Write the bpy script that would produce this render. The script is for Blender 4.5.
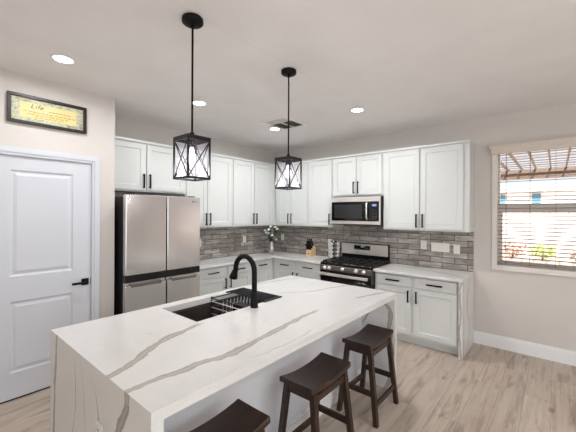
import bpy, bmesh, math, random
from mathutils import Vector, Matrix, Euler
for o in list(bpy.data.objects): bpy.data.objects.remove(o)
C = bpy.context.scene.collection
S = bpy.context.scene
PI = math.pi
random.seed(7)
HC = 2.898                       # ceiling height

# ------------------------------------------------------------ camera, light, exposure
cd = bpy.data.cameras.new('camera'); cam = bpy.data.objects.new('camera', cd); C.objects.link(cam)
cd.sensor_width = 36; cd.lens = 36*318.8/576; cd.shift_y = -2.5/576; cd.clip_start = .02
cam.matrix_world = (Matrix.Translation((4.337, -4.718, 1.66)) @ Matrix.Rotation(math.radians(40.06), 4, 'Z')
                    @ Matrix.Rotation(PI/2, 4, 'X') @ Matrix.Rotation(math.radians(.28), 4, 'Z'))
S.camera = cam
S.view_settings.view_transform = 'Standard'; S.view_settings.look = 'None'
S.view_settings.gamma = 1; S.view_settings.use_curve_mapping = False
S.view_settings.exposure = 0.27

w = bpy.data.worlds.new('world'); S.world = w; w.use_nodes = True
bg = w.node_tree.nodes['Background']; bg.inputs[0].default_value = (.86, .93, 1, 1); bg.inputs[1].default_value = 1.0

def lamp(kind, name, loc, rot, energy, color=(1, 1, 1), **kw):
    l = bpy.data.lights.new(name, kind); l.energy = energy; l.color = color
    for k, v in kw.items(): setattr(l, k, v)
    o = bpy.data.objects.new(name, l); C.objects.link(o); o.location = loc; o.rotation_euler = rot
    return o
lamp('SUN', 'sun', (0, -20, 20), (math.radians(38), 0, math.radians(20)), 14.0, (1, .96, .9), angle=.01)
# added unseen area lamps: soft fill from behind the camera and from the right
lamp('AREA', 'rear_fill_light', (5.8, -8.35, 1.4), (PI/2, 0, 0), 16, (.95, .98, 1), shape='RECTANGLE', size=2.4, size_y=2.4)
lamp('AREA', 'side_fill_light', (7.4, -4.4, 1.55), (PI/2, 0, PI/2), 38, (.95, .98, 1), shape='RECTANGLE', size=4.6, size_y=2.0)

# ------------------------------------------------------------ materials
MATS = {}
def srgb(r, g, b):
    f = lambda c: (c/255/12.92 if c/255 <= .04045 else ((c/255+.055)/1.055)**2.4)
    return (f(r), f(g), f(b), 1)
class NT:
    def __init__(s, name):
        s.m = bpy.data.materials.new(name); s.m.use_nodes = True; s.t = s.m.node_tree
        s.b = s.t.nodes['Principled BSDF']; MATS[name] = s.m
    def n(s, typ, **kw):
        o = s.t.nodes.new(typ)
        for k, v in kw.items(): setattr(o, k, v)
        return o
    def lk(s, a, b): s.t.links.new(a, b)
    def put(s, sock, v):
        if hasattr(v, 'is_output') or isinstance(v, bpy.types.NodeSocket): s.lk(v, sock)
        else: sock.default_value = v
    def math(s, op, a, b=0.0, c=0.0, clamp=False):
        o = s.n('ShaderNodeMath', operation=op, use_clamp=clamp)
        s.put(o.inputs[0], a); s.put(o.inputs[1], b); s.put(o.inputs[2], c); return o.outputs[0]
    def pos(s): return s.n('ShaderNodeNewGeometry').outputs['Position']
    def obj(s): return s.n('ShaderNodeTexCoord').outputs['Object']
    def sep(s, v):
        o = s.n('ShaderNodeSeparateXYZ'); s.lk(v, o.inputs[0]); return o.outputs
    def comb(s, x=0, y=0, z=0):
        o = s.n('ShaderNodeCombineXYZ'); s.put(o.inputs[0], x); s.put(o.inputs[1], y); s.put(o.inputs[2], z); return o.outputs[0]
    def scale(s, v, sc):
        o = s.n('ShaderNodeVectorMath', operation='MULTIPLY'); s.lk(v, o.inputs[0]); o.inputs[1].default_value = sc; return o.outputs[0]
    def noise(s, v, scale, detail=3, rough=.5, dist=0):
        o = s.n('ShaderNodeTexNoise'); s.lk(v, o.inputs['Vector'])
        o.inputs['Scale'].default_value = scale; o.inputs['Detail'].default_value = detail
        o.inputs['Roughness'].default_value = rough; o.inputs['Distortion'].default_value = dist
        return o.outputs[0]
    def ramp(s, f, stops):
        o = s.n('ShaderNodeValToRGB'); s.lk(f, o.inputs[0]); e = o.color_ramp.elements
        while len(e) < len(stops): e.new(.5)
        for i, (p, c) in enumerate(stops): e[i].position = p; e[i].color = c if len(c) == 4 else (*c, 1)
        return o.outputs[0]
    def mix(s, f, a, b, mode='MIX'):
        o = s.n('ShaderNodeMix', data_type='RGBA', blend_type=mode)
        s.put(o.inputs[0], f); s.put(o.inputs[6], a); s.put(o.inputs[7], b); return o.outputs[2]
    def maprange(s, v, a, b, c, d, smooth=False):
        o = s.n('ShaderNodeMapRange')
        if smooth: o.interpolation_type = 'SMOOTHSTEP'
        s.put(o.inputs[0], v); s.put(o.inputs[1], a); s.put(o.inputs[2], b); s.put(o.inputs[3], c); s.put(o.inputs[4], d)
        return o.outputs[0]
    def bump(s, h, strength=.3, dist=.002):
        o = s.n('ShaderNodeBump'); s.lk(h, o.inputs['Height']); o.inputs['Strength'].default_value = strength
        o.inputs['Distance'].default_value = dist; s.lk(o.outputs[0], s.b.inputs['Normal'])
    def base(s, col, rough=.5, metal=0, spec=.5):
        s.put(s.b.inputs['Base Color'], col); s.put(s.b.inputs['Roughness'], rough)
        s.b.inputs['Metallic'].default_value = metal; s.b.inputs['Specular IOR Level'].default_value = spec
        return s
def plain(name, rgb, rough=.5, metal=0, var=.04, scale=30, spec=.5, bump=0):
    t = NT(name); c = srgb(*rgb)
    n = t.noise(t.obj(), scale, 2)
    t.base(t.ramp(n, [(.3, tuple(x*(1-var) for x in c[:3])), (.7, tuple(min(1, x*(1+var)) for x in c[:3]))]), rough, metal, spec)
    if bump: t.bump(n, bump, .001)
    return t.m
def emit(name, rgb, strength):
    t = NT(name); t.base(srgb(*rgb)); t.b.inputs['Emission Color'].default_value = srgb(*rgb); t.b.inputs['Emission Strength'].default_value = strength
    return t.m

M_wall = plain('wall_paint', (214, 208, 203), .85, var=.015, scale=4, spec=.2)
M_cab = plain('cabinet_white', (216, 218, 216), .38, var=.006, scale=3)
M_trim = plain('trim_white', (240, 240, 240), .4, var=.006, scale=3)
M_door = plain('door_white', (214, 217, 224), .42, var=.006, scale=3)
M_black = plain('matte_black', (9, 9, 10), .55, var=.2, spec=.22)
M_blackm = plain('black_metal', (20, 20, 25), .45, .3, var=.15)
M_glassblack = plain('black_glass', (10, 10, 12), .07, var=.1)
M_dark = plain('dark_gap', (12, 12, 12), .8, var=.1)
M_plate = plain('outlet_white', (238, 236, 230), .35, var=.01)
M_iron = plain('cast_iron', (24, 24, 25), .6, .2, var=.2, scale=80)
M_sink = plain('gunmetal_sink', (110, 102, 95), .28, .75, var=.12, scale=12)
M_chrome = plain('chrome', (225, 225, 228), .12, 1, var=.02)
M_button = plain('button_grey', (130, 130, 132), .5)
M_lid = plain('satin_lid', (240, 240, 240), .35, .5)
M_white = plain('white_plastic', (238, 238, 236), .5, var=.01)
M_block = plain('pale_wood', (222, 190, 146), .5, var=.08, scale=40)
M_petal = plain('petal_white', (245, 245, 238), .7, var=.02)
M_leaf = plain('leaf_green', (60, 78, 50), .6, var=.35, scale=60)
M_vase = plain('pewter_vase', (196, 194, 190), .22, .75, var=.05)
M_slat = plain('blind_slat', (166, 152, 142), .55, var=.01)
M_casing = plain('window_casing', (232, 226, 220), .5, var=.01)
M_mat = plain('drain_mat', (46, 46, 50), .4, .6, var=.2)
M_red = plain('block_logo', (120, 60, 40), .5)
M_spice = plain('spice_fill', (176, 168, 158), .5, var=.35, scale=60)

def ceiling_mat():
    t = NT('ceiling_paint'); p = t.pos(); x = t.sep(p)[0]
    n = t.noise(p, 3, 2)
    c = t.ramp(n, [(.3, srgb(240, 237, 236)[:3]), (.7, srgb(244, 241, 240)[:3])])
    # taped drywall seam running over the two pendants
    d = t.math('ABSOLUTE', t.math('SUBTRACT', x, 2.62))
    c = t.mix(t.maprange(d, .0012, .004, .14, 0), c, srgb(150, 142, 134))
    t.base(c, .9, 0, .2); return t.m
M_ceil = ceiling_mat()

def steel(name, rgb=(188, 182, 176), vert=True, rough=.27, metal=1):
    t = NT(name); v = t.scale(t.obj(), (2, 2, 260) if not vert else (260, 260, .6))
    n = t.noise(v, 3, 3)
    c = srgb(*rgb)
    t.base(t.ramp(n, [(.3, tuple(x*.975 for x in c[:3])), (.7, tuple(min(1, x*1.02) for x in c[:3]))]), rough, metal)
    return t.m
M_steel = steel('brushed_steel', (222, 219, 218), rough=.24)
M_steelh = steel('brushed_steel_horizontal', (240, 236, 232), False, .36, .8)
M_steeld = steel('dark_steel', (140, 134, 130), False, .3)

def marble(name, veins=(), faint=.25, vc=(160, 152, 142)):
    """veins: (axis_u, axis_c, [(u,c)...], half width, strength, fade_ends)"""
    t = NT(name); p = t.pos(); xyz = t.sep(p)
    wig = t.math('SUBTRACT', t.noise(p, 9, 5, .6), .5)
    wv = t.noise(p, 6, 4)
    big = t.noise(p, 1.6, 4, .55, 1.2)
    col = t.ramp(t.noise(p, 2.2, 4, .6, .6), [(.3, srgb(220, 219, 217)[:3]), (.7, srgb(228, 227, 225)[:3])])
    f = t.math('ABSOLUTE', t.math('SUBTRACT', big, .5))
    f = t.maprange(f, 0, .006, faint, 0, True)
    f = t.math('MULTIPLY', f, t.maprange(t.noise(p, 2.5, 2), .48, .62, 0, 1))
    col = t.mix(f, col, srgb(186, 180, 172))
    nrm = t.sep(t.n('ShaderNodeNewGeometry').outputs['True Normal'])
    tot = None
    for au, ac, pts, hw, st, fade in veins:
        us = [q[0] for q in pts]; cs = [q[1] for q in pts]
        u0, u1 = min(us), max(us); c0, c1 = min(cs)-.02, max(cs)+.02
        fc = t.n('ShaderNodeFloatCurve'); cu = fc.mapping.curves[0]
        q = sorted(((u-u0)/(u1-u0), (c-c0)/(c1-c0)) for u, c in pts)
        cu.points[0].location = q[0]; cu.points[1].location = q[-1]
        for k in q[1:-1]: cu.points.new(*k)
        fc.mapping.update()
        un = t.maprange(xyz[au], u0, u1, 0, 1)
        t.lk(un, fc.inputs['Value'])
        c = t.maprange(fc.outputs[0], 0, 1, c0, c1)
        d = t.math('ABSOLUTE', t.math('ADD', t.math('SUBTRACT', xyz[ac], c), t.math('MULTIPLY', wig, .05)))
        wd = t.math('MULTIPLY', t.maprange(wv, .3, .7, .5, 1.5), hw)
        m = t.maprange(d, t.math('MULTIPLY', wd, .75), t.math('MULTIPLY', wd, 1.1), 1, 0, True)
        core = t.maprange(d, 0, wd, .62, 1.0)
        m = t.math('MULTIPLY', t.math('MULTIPLY', m, core), st)
        lo, hi = (.0001, .06) if 'a' in fade else (-.01, 0)
        m = t.math('MULTIPLY', m, t.maprange(xyz[au], u0-(.0 if 'a' in fade else .02), u0+(.06 if 'a' in fade else -.01), 0, 1))
        m = t.math('MULTIPLY', m, t.maprange(xyz[au], u1-(.08 if 'b' in fade else -.01), u1+(.0 if 'b' in fade else .02), 1, 0))
        m = t.math('MULTIPLY', m, t.math('GREATER_THAN', t.math('ABSOLUTE', nrm[3-au-ac]), .5))
        tot = m if tot is None else t.math('MAXIMUM', tot, m)
    if tot is not None: col = t.mix(tot, col, srgb(*vc))
    t.base(col, .16, 0, .5); return t.m

def wood_floor():
    t = NT('oak_plank_floor'); p = t.pos(); x, y, z = t.sep(p)
    br = t.n('ShaderNodeTexBrick', offset=.37, offset_frequency=2); t.lk(t.comb(t.math('ADD', y, 10.0), t.math('ADD', x, .06)), br.inputs['Vector'])
    br.inputs['Scale'].default_value = 1; br.inputs['Mortar Size'].default_value = .0012; br.inputs['Brick Width'].default_value = 1.35
    br.inputs['Row Height'].default_value = .19; br.inputs['Color1'].default_value = (0, 0, 0, 1); br.inputs['Color2'].default_value = (1, 1, 1, 1)
    br.inputs['Mortar'].default_value = (.5, .5, .5, 1); br.inputs['Mortar Smooth'].default_value = .3
    rnd = t.sep(br.outputs['Color'])[0]
    g = t.noise(t.comb(t.math('MULTIPLY', x, 34), t.math('MULTIPLY', y, 1.6), t.math('MULTIPLY', rnd, 7)), 1, 6, .62, .7)
    b = t.noise(t.comb(t.math('MULTIPLY', x, 11), t.math('MULTIPLY', y, 1.6), t.math('MULTIPLY', rnd, 5)), 1, 4, .6, .9)
    c = t.ramp(g, [(.25, srgb(144, 127, 112)[:3]), (.5, srgb(183, 167, 152)[:3]), (.75, srgb(203, 190, 176)[:3])])
    c = t.mix(t.maprange(b, .38, .68, 0, .55), c, srgb(209, 197, 184))
    c = t.mix(t.maprange(b, .46, .28, 0, .6), c, srgb(118, 101, 88))
    c = t.mix(t.maprange(rnd, 0, 1, 0, .22), c, srgb(150, 134, 121))
    k = t.n('ShaderNodeTexVoronoi'); t.lk(t.comb(t.math('MULTIPLY', x, 4.2), t.math('MULTIPLY', y, 1.9)), k.inputs['Vector']); k.inputs['Scale'].default_value = 1
    kn = t.math('ADD', k.outputs['Distance'], t.math('MULTIPLY', t.math('SUBTRACT', g, .5), .3))
    c = t.mix(t.maprange(kn, .03, .12, .6, 0), c, srgb(92, 72, 58))
    c = t.mix(t.math('MULTIPLY', br.outputs['Fac'], .8), c, srgb(96, 82, 70))
    t.base(c, t.maprange(g, .3, .7, .36, .46), 0, .45); t.bump(g, .08, .001); return t.m
def tile(name, axis):
    t = NT(name); p = t.pos(); s = t.sep(p)
    v = t.comb(t.math('ADD', s[axis], 10.03), t.math('ADD', s[2], .013))
    def brick():
        br = t.n('ShaderNodeTexBrick', offset=.5, offset_frequency=2); t.lk(v, br.inputs['Vector'])
        br.inputs['Scale'].default_value = 1; br.inputs['Mortar Size'].default_value = .0042; br.inputs['Brick Width'].default_value = .31
        br.inputs['Row Height'].default_value = .0775; br.inputs['Mortar Smooth'].default_value = .2
        br.inputs['Color1'].default_value = (0, 0, 0, 1); br.inputs['Color2'].default_value = (1, 1, 1, 1)
        return br
    br = brick(); rnd = t.sep(br.outputs['Color'])[0]
    st = t.noise(t.comb(t.math('MULTIPLY', s[axis], 4), t.math('MULTIPLY', s[2], 13), t.math('MULTIPLY', rnd, 9)), 1, 4, .55, 1.2)
    c = t.ramp(st, [(.28, srgb(136, 130, 125)[:3]), (.5, srgb(180, 173, 167)[:3]), (.74, srgb(226, 220, 213)[:3])])
    c = t.mix(t.maprange(rnd, 0, 1, 0, .65), c, srgb(118, 110, 104))
    c = t.mix(br.outputs['Fac'], c, srgb(62, 57, 53))
    t.base(c, t.maprange(br.outputs['Fac'], 0, 1, .22, .8), 0, .5)
    t.bump(t.math('SUBTRACT', t.math('MULTIPLY', st, .35), br.outputs['Fac']), .4, .003)
    return t.m
def dark_wood():
    t = NT('espresso_wood'); p = t.obj()
    g = t.noise(t.scale(p, (18, 3, 4)), 2.5, 5, .6, .6)
    c = t.ramp(g, [(.3, srgb(34, 20, 14)[:3]), (.6, srgb(55, 35, 25)[:3]), (.8, srgb(88, 58, 40)[:3])])
    t.base(c, t.maprange(g, .3, .7, .3, .42), 0, .5); t.bump(g, .1, .001); return t.m
M_floor = wood_floor(); M_tilex = tile('brick_tile_back', 0); M_tiley = tile('brick_tile_left', 1); M_wood = dark_wood()

def glass(name, tint=(.9, .88, .95), mixf=.12, rough=.05):
    t = NT(name); out = t.t.nodes['Material Output']
    tr = t.n('ShaderNodeBsdfTransparent'); tr.inputs[0].default_value = (*tint, 1)
    gl = t.n('ShaderNodeBsdfGlossy'); gl.inputs['Roughness'].default_value = rough
    mx = t.n('ShaderNodeMixShader'); mx.inputs[0].default_value = mixf
    t.lk(tr.outputs[0], mx.inputs[1]); t.lk(gl.outputs[0], mx.inputs[2]); t.lk(mx.outputs[0], out.inputs[0]); return t.m
M_pane = glass('window_glass', (.96, .98, 1), .05)
def lantern_glass():
    t = NT('lantern_glass'); out = t.t.nodes['Material Output']
    tr = t.n('ShaderNodeBsdfTransparent'); tr.inputs[0].default_value = (.97, .96, 1, 1)
    tl = t.n('ShaderNodeBsdfTranslucent'); tl.inputs[0].default_value = (.92, .9, 1, 1)
    gl = t.n('ShaderNodeBsdfGlossy'); gl.inputs['Roughness'].default_value = .15
    m1 = t.n('ShaderNodeMixShader'); m1.inputs[0].default_value = .05; t.lk(tr.outputs[0], m1.inputs[1]); t.lk(tl.outputs[0], m1.inputs[2])
    m2 = t.n('ShaderNodeMixShader'); m2.inputs[0].default_value = .02; t.lk(m1.outputs[0], m2.inputs[1]); t.lk(gl.outputs[0], m2.inputs[2])
    t.lk(m2.outputs[0], out.inputs[0]); return t.m
M_lglass = lantern_glass()

# ------------------------------------------------------------ mesh building
ORG = {}
class MB:
    def __init__(s): s.bm = bmesh.new()
    def box(s, x0, x1, y0, y1, z0, z1, bev=0, seg=1):
        r = bmesh.ops.create_cube(s.bm, size=1)
        for v in r['verts']:
            v.co = ((x0+x1)/2+v.co.x*(x1-x0), (y0+y1)/2+v.co.y*(y1-y0), (z0+z1)/2+v.co.z*(z1-z0))
        if bev:
            e = list({e for v in r['verts'] for e in v.link_edges})
            bmesh.ops.bevel(s.bm, geom=e, offset=bev, segments=seg, affect='EDGES', profile=.5)
        return s
    def frustum(s, p0, p1, a0, b0, a1, b1):      # square bar between two points, sections lie in the xy plane
        vs = [s.bm.verts.new((p[0]+sx*a/2, p[1]+sy*b/2, p[2])) for p, a, b in ((p0, a0, b0), (p1, a1, b1)) for sx, sy in ((-1, -1), (1, -1), (1, 1), (-1, 1))]
        f = [(3, 2, 1, 0), (4, 5, 6, 7), (0, 1, 5, 4), (1, 2, 6, 5), (2, 3, 7, 6), (3, 0, 4, 7)]
        for q in f: s.bm.faces.new([vs[i] for i in q])
        return s
    def tube(s, pts, rad, n=12, cap=True, square=False):
        pts = [Vector(p) for p in pts]; rr = rad if isinstance(rad, (list, tuple)) else [rad]*len(pts)
        if square: n = 4
        rings = []; up = None
        for i, p in enumerate(pts):
            d = (pts[min(i+1, len(pts)-1)]-pts[max(i-1, 0)]).normalized()
            if up is None:
                up = Vector((0, 0, 1)) if abs(d.z) < .9 else Vector((1, 0, 0))
            a = d.cross(up).normalized(); b = a.cross(d).normalized(); up = b
            ring = []
            for k in range(n):
                th = 2*PI*k/n + (PI/4 if square else 0); q = rr[i]*(1.414 if square else 1)
                ring.append(s.bm.verts.new(p+a*math.cos(th)*q+b*math.sin(th)*q))
            rings.append(ring)
        for i in range(len(rings)-1):
            for k in range(n): 
                f = s.bm.faces.new((rings[i][k], rings[i][(k+1) % n], rings[i+1][(k+1) % n], rings[i+1][k])); f.smooth = not square
        if cap: s.bm.faces.new(rings[0][::-1]); s.bm.faces.new(rings[-1])
        return s
    def lathe(s, prof, c=(0, 0, 0), n=24, axis='z', smooth=True):
        rings = []
        for r, h in prof:
            ring = []
            for k in range(n):
                t = 2*PI*k/n; a, b = r*math.cos(t), r*math.sin(t)
                co = (c[0]+a, c[1]+b, c[2]+h) if axis == 'z' else ((c[0]+a, c[1]-h, c[2]+b) if axis == 'y' else (c[0]+h, c[1]+a, c[2]+b))
                ring.append(s.bm.verts.new(co))
            rings.append(ring)
        for i in range(len(rings)-1):
            for k in range(n):
                f = s.bm.faces.new((rings[i][k], rings[i][(k+1) % n], rings[i+1][(k+1) % n], rings[i+1][k])); f.smooth = smooth
        if prof[0][0] > 1e-5: s.bm.faces.new(rings[0][::-1])
        if prof[-1][0] > 1e-5: s.bm.faces.new(rings[-1])
        return s
    def blob(s, c, r, sx=1, sy=1, sz=1, sub=2, jit=0):
        q = bmesh.ops.create_icosphere(s.bm, subdivisions=sub, radius=r)
        for v in q['verts']:
            k = 1+random.uniform(-jit, jit); v.co = Vector((v.co.x*sx*k+c[0], v.co.y*sy*k+c[1], v.co.z*sz*k+c[2]))
        for f in {f for v in q['verts'] for f in v.link_faces}: f.smooth = True
        return s
    def quad(s, *p): s.bm.faces.new([s.bm.verts.new(q) for q in p]); return s
    def build(s, name, mat, parent=None, label=None, org=None):
        bmesh.ops.recalc_face_normals(s.bm, faces=s.bm.faces)
        if parent is not None: org = ORG[parent.name]
        elif org is None:
            xs = [v.co for v in s.bm.verts]
            org = ((min(v.x for v in xs)+max(v.x for v in xs))/2, (min(v.y for v in xs)+max(v.y for v in xs))/2, min(v.z for v in xs))
        bmesh.ops.translate(s.bm, verts=s.bm.verts, vec=-Vector(org))
        me = bpy.data.meshes.new(name); s.bm.to_mesh(me); s.bm.free()
        me.materials.append(mat)
        o = bpy.data.objects.new(name, me); C.objects.link(o); ORG[o.name] = org
        if parent is not None: o.parent = parent
        else: o.location = org
        if label: o['label'] = label
        return o
def thing(name, label, cat, loc=(0, 0, 0), group=None, local=False):
    o = bpy.data.objects.new(name, None); C.objects.link(o); o.empty_display_size = .05
    o.location = loc; ORG[o.name] = (0, 0, 0) if local else loc
    return tag(o, label, cat, group)
def tag(o, label, cat, group=None):
    o['label'] = label; o['category'] = cat
    if group: o['group'] = group
    return o
def struct(o, label=None):
    o['kind'] = 'structure'
    if label: o['label'] = label
    return o
def copy_tree(o, parent=None):
    c = o.copy(); C.objects.link(c); ORG[c.name] = ORG.get(o.name, (0, 0, 0))
    if parent is not None: c.parent = parent
    for ch in [q for q in bpy.data.objects if q.parent == o]: copy_tree(ch, c)
    return c
def B(*a, **k): return MB().box(*a, **k)

# a wall-local frame: side 'b' = back wall (faces -y, u = x), 'l' = left wall (faces +x, u = y)
def fbox(mb, side, u0, u1, d0, d1, z0, z1, bev=0):
    if side == 'b': return mb.box(u0, u1, -d1, -d0, z0, z1, bev)
    return mb.box(d0, d1, u0, u1, z0, z1, bev)
def fpt(side, u, d, z): return (u, -d, z) if side == 'b' else (d, u, z)

# ------------------------------------------------------------ room
XR, YR, XP, YP = 7.5, -8.5, .683, -3.287
struct(B(-.12, XR+.12, YR-.12, .12, -.1, 0).build('floor', M_floor), 'light greige oak plank floor')
struct(B(-.12, XR+.12, YR-.12, .12, HC, HC+.1).build('ceiling', M_ceil), 'smooth off-white ceiling')
WX0, WX1, WZ0, WZ1 = 3.77, 4.97, 1.03, 2.46
wb = MB().box(-.12, WX0, 0, .12, 0, HC).box(WX1, XR+.12, 0, .12, 0, HC).box(WX0, WX1, 0, .12, 0, WZ0).box(WX0, WX1, 0, .12, WZ1, HC)
struct(wb.build('wall_back', M_wall), 'greige painted wall behind the range and window')
struct(B(-.12, 0, YP, 0, 0, HC).build('wall_left', M_wall), 'greige painted wall behind the fridge')
DY0, DY1, DZ = -4.352, -3.5, 2.168     # door hole
wp = MB().box(0, XP, YP-.12, YP, 0, HC).box(XP-.12, XP, DY1+.0, YP-.12, 0, HC).box(XP-.12, XP, YR, DY0, 0, HC).box(XP-.12, XP, DY0, DY1, DZ, HC)
struct(wp.build('wall_pantry', M_wall), 'greige pantry wall around the white door')
struct(B(XR, XR+.12, YR, -6.8, 0, HC).box(XR, XR+.12, -2.0, 0, 0, HC).box(XR, XR+.12, -6.8, -2.0, 0, .45).box(XR, XR+.12, -6.8, -2.0, 2.6, HC).build('wall_right', M_wall))
struct(B(.563, 1.3, YR-.12, YR, 0, HC).box(7.1, XR, YR-.12, YR, 0, HC).box(1.3, 7.1, YR-.12, YR, 2.7, HC).box(1.3, 4.5, YR-.12, YR, 0, 2.7).build('wall_rear', M_wall))
def base_bb(side, u0, u1, d=.0, h=.158):
    m = MB(); fbox(m, side, u0, u1, d+.001, d+.014, .001, h-.02); fbox(m, side, u0, u1, d+.001, d+.009, h-.02, h)
    return m
struct(base_bb('b', 3.525, XR-.002).build('baseboard_back', M_trim), 'white baseboard under the window')
struct(MB().box(XP+.001, XP+.014, -3.435, YP-.0, .001, .14).box(XP+.001, XP+.009, -3.435, YP, .14, .158).build('baseboard_pantry', M_trim))

# tile backsplash
struct(B(.011, 3.52, -.010, -.0005, .9145, 1.439).box(1.6, 2.447, -.010, -.0005, .6, .9145).box(1.6, 2.447, -.010, -.0005, 1.439, 1.50).build('trim_1', M_tilex), 'grey brick-look tile backsplash on the back wall')
struct(B(.0005, .010, -2.34, -.0005, .9145, 1.439).build('trim_2', M_tiley), 'grey brick-look tile backsplash on the fridge wall')

# pantry door
def door():
    x = XP
    r = B(x-.06, x-.022, DY0+.034, DY1-.022, .012, DZ-.012)  # leaf core
    d = MB()
    y0, y1, z0, z1 = DY0+.034, DY1-.013, .014, DZ-.010
    xf = x-.008
    d.box(x-.05, xf-.012, y0, y1, z0, z1)
    ly0, ly1 = y0+.17, y1-.158
    d.box(xf-.012, xf, y0, ly0, z0, z1); d.box(xf-.012, xf, ly1, y1, z0, z1)
    for a, b in ((z0, .24), (.868, 1.09), (2.035, z1)): d.box(xf-.012, xf, ly0, ly1, a, b)
    r.bm.free()
    leaf = d.build('door_1', M_door); struct(leaf, 'white two-panel pantry door')
    for a, b in ((.24, .868), (1.09, 2.035)):     # raised panels with sloped sticking
        m = MB(); ins = .0
        def ring(o_, xx): return [(xx, ly0+o_, a+o_), (xx, ly1-o_, a+o_), (xx, ly1-o_, b-o_), (xx, ly0+o_, b-o_)]
        rs = [ring(.0, xf), ring(.012, xf-.010), ring(.022, xf-.011), ring(.045, xf-.003), ring(.05, xf-.002)]
        vs = [[m.bm.verts.new(p) for p in r_] for r_ in rs]
        for i in range(len(vs)-1):
            for k in range(4): m.bm.faces.new((vs[i][k], vs[i][(k+1) % 4], vs[i+1][(k+1) % 4], vs[i+1][k]))
        m.bm.faces.new(vs[-1])
        m.build('door_panel', M_door, leaf)
    h = MB().box(xf+.001, xf+.010, -3.597, -3.533, .925, .992, .002)
    h.tube([(xf+.01, -3.56, .958), (xf+.05, -3.56, .958)], .011)
    h.box(xf+.042, xf+.056, -3.69, -3.548, .945, .968, .003)
    h.build('door_handle', M_black, leaf, 'black lever handle on a square plate')
    B(xf-.02, xf+.0015, y1-.004, y1+.0005, .925, .992).build('door_latch', M_black, leaf)
    j = MB()      # jamb and casing
    j.box(x-.12, x-.0005, DY1-.010, DY1-.0005, 0.001, DZ-.001); j.box(x-.12, x-.0005, DY0+.0005, DY0+.02, .001, DZ-.001); j.box(x-.12, x-.0005, DY0+.02, DY1-.010, DZ-.008, DZ-.0005)
    cas = [(DY1-.006, DY1+.062), (DY0-.05, DY0+.014)]
    for a, b in cas:
        j.box(x+.0005, x+.012, a, b, .001, DZ+.066); j.box(x+.012, x+.019, (a+.02 if a > -4 else a), (b if a > -4 else b-.02), .001, DZ+.066)
    j.box(x+.0005, x+.012, DY0+.014, DY1-.006, DZ-.004, DZ+.066); j.box(x+.012, x+.019, DY0+.014, DY1+.014, DZ+.018, DZ+.066)
    struct(j.build('trim_3', M_door), 'white casing around the pantry door')
    struct(B(x-.11, x-.012, DY0+.03, DY1-.02, .0005, .006).build('trim_5', M_dark), 'dark strip under the pantry door')  # near-black strip on the floor below the door leaf
door()

# ------------------------------------------------------------ cabinets
def shaker(side, u0, u1, z0, z1, d, parent, name='door', rail=.062, th=.02, mat=None):
    """door or drawer front with its back at depth d from the wall"""
    m = MB(); mat = mat or M_cab
    if name == 'drawer' : rail = .0
    if rail:
        fbox(m, side, u0, u1, d, d+th*.55, z0, z1)
        for a, b, p, q in ((u0, u0+rail, z0, z1), (u1-rail, u1, z0, z1), (u0+rail, u1-rail, z0, z0+rail), (u0+rail, u1-rail, z1-rail, z1)):
            fbox(m, side, a, b, d+th*.55, d+th, p, q)
        # sloped bead inside the frame
        dd = d+th*.55; b_ = .008
        for (ua, za), (ub, zb), (na, nz) in (((u0+rail, z0+rail), (u1-rail, z0+rail), (0, 1)), ((u1-rail, z1-rail), (u0+rail, z1-rail), (0, -1)),
                                         ((u0+rail, z1-rail), (u0+rail, z0+rail), (1, 0)), ((u1-rail, z0+rail), (u1-rail, z1-rail), (-1, 0))):
            p = [fpt(side, ua, d+th-.002, za), fpt(side, ub, d+th-.002, zb), fpt(side, ub+na*b_, dd+.0004, zb+nz*b_), fpt(side, ua+na*b_, dd+.0004, za+nz*b_)]
            m.quad(*p)
    else:
        fbox(m, side, u0, u1, d, d+th, z0, z1, .003)
    return m.build(name, mat, parent)
def pull(side, u, z, d, vert, parent, L=.18):
    m = MB(); h = L/2
    if vert:
        fbox(m, side, u-.009, u+.009, d+.026, d+.038, z-h, z+h, .002)
        for s in (-1, 1): fbox(m, side, u-.005, u+.005, d+.0002, d+.028, z+s*(h-.012)-.005, z+s*(h-.012)+.005)
    else:
        fbox(m, side, u-h, u+h, d+.026, d+.038, z-.009, z+.009, .002)
        for s in (-1, 1): fbox(m, side, u+s*(h-.012)-.005, u+s*(h-.012)+.005, d+.0002, d+.028, z-.005, z+.005)
    return m.build('handle', M_black, parent, 'black bar handle')
UD, UB, UT = .325, 1.44, 2.57
def upper(side, u0, u1, doors, label, z0=UB, z1=UT, hz=None, grp=None, deep0=.0006):
    c = fpt(side, (u0+u1)/2, .16, z0)
    t = thing('wall_cabinet', label, 'cabinet', c, grp)
    m = MB(); fbox(m, side, u0+.0008, u1-.0008, deep0, UD, z0, z1-.03); fbox(m, side, u0+.0008, u1-.0008, deep0, UD+.024, z1-.03, z1)
    m.build('cabinet_body', M_cab, t)
    for (a, b, hs) in doors:
        dr = shaker(side, a, b, z0+.022, z1-.045, UD+.0005, t)
        if hs is not None: pull(side, (b-.03 if hs > 0 else a+.03), (hz or z0+.13), UD+.0205, True, dr)
    return t
upper('l', -3.284, -2.205, [(-3.262, -2.785, 1), (-2.765, -2.235, -1)], 'short white two-door wall cabinet above the steel refrigerator', z0=1.925, hz=2.06)
upper('l', -2.205, -1.36, [(-2.19, -1.848, 1), (-1.836, -1.385, -1)], 'tall white two-door wall cabinet beside the refrigerator')
upper('l', -1.36, -.0008, [(-1.34, -.882, 1), (-.870, -.415, -1)], 'tall white two-door wall cabinet filling the room corner on the fridge wall')
upper('b', .347, 1.115, [(.415, .712, 1), (.724, 1.095, -1)], 'tall white two-door wall cabinet on the back wall beside the corner')
upper('b', 1.115, 1.592, [(1.13, 1.575, 1)], 'narrow white one-door wall cabinet left of the microwave')
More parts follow.
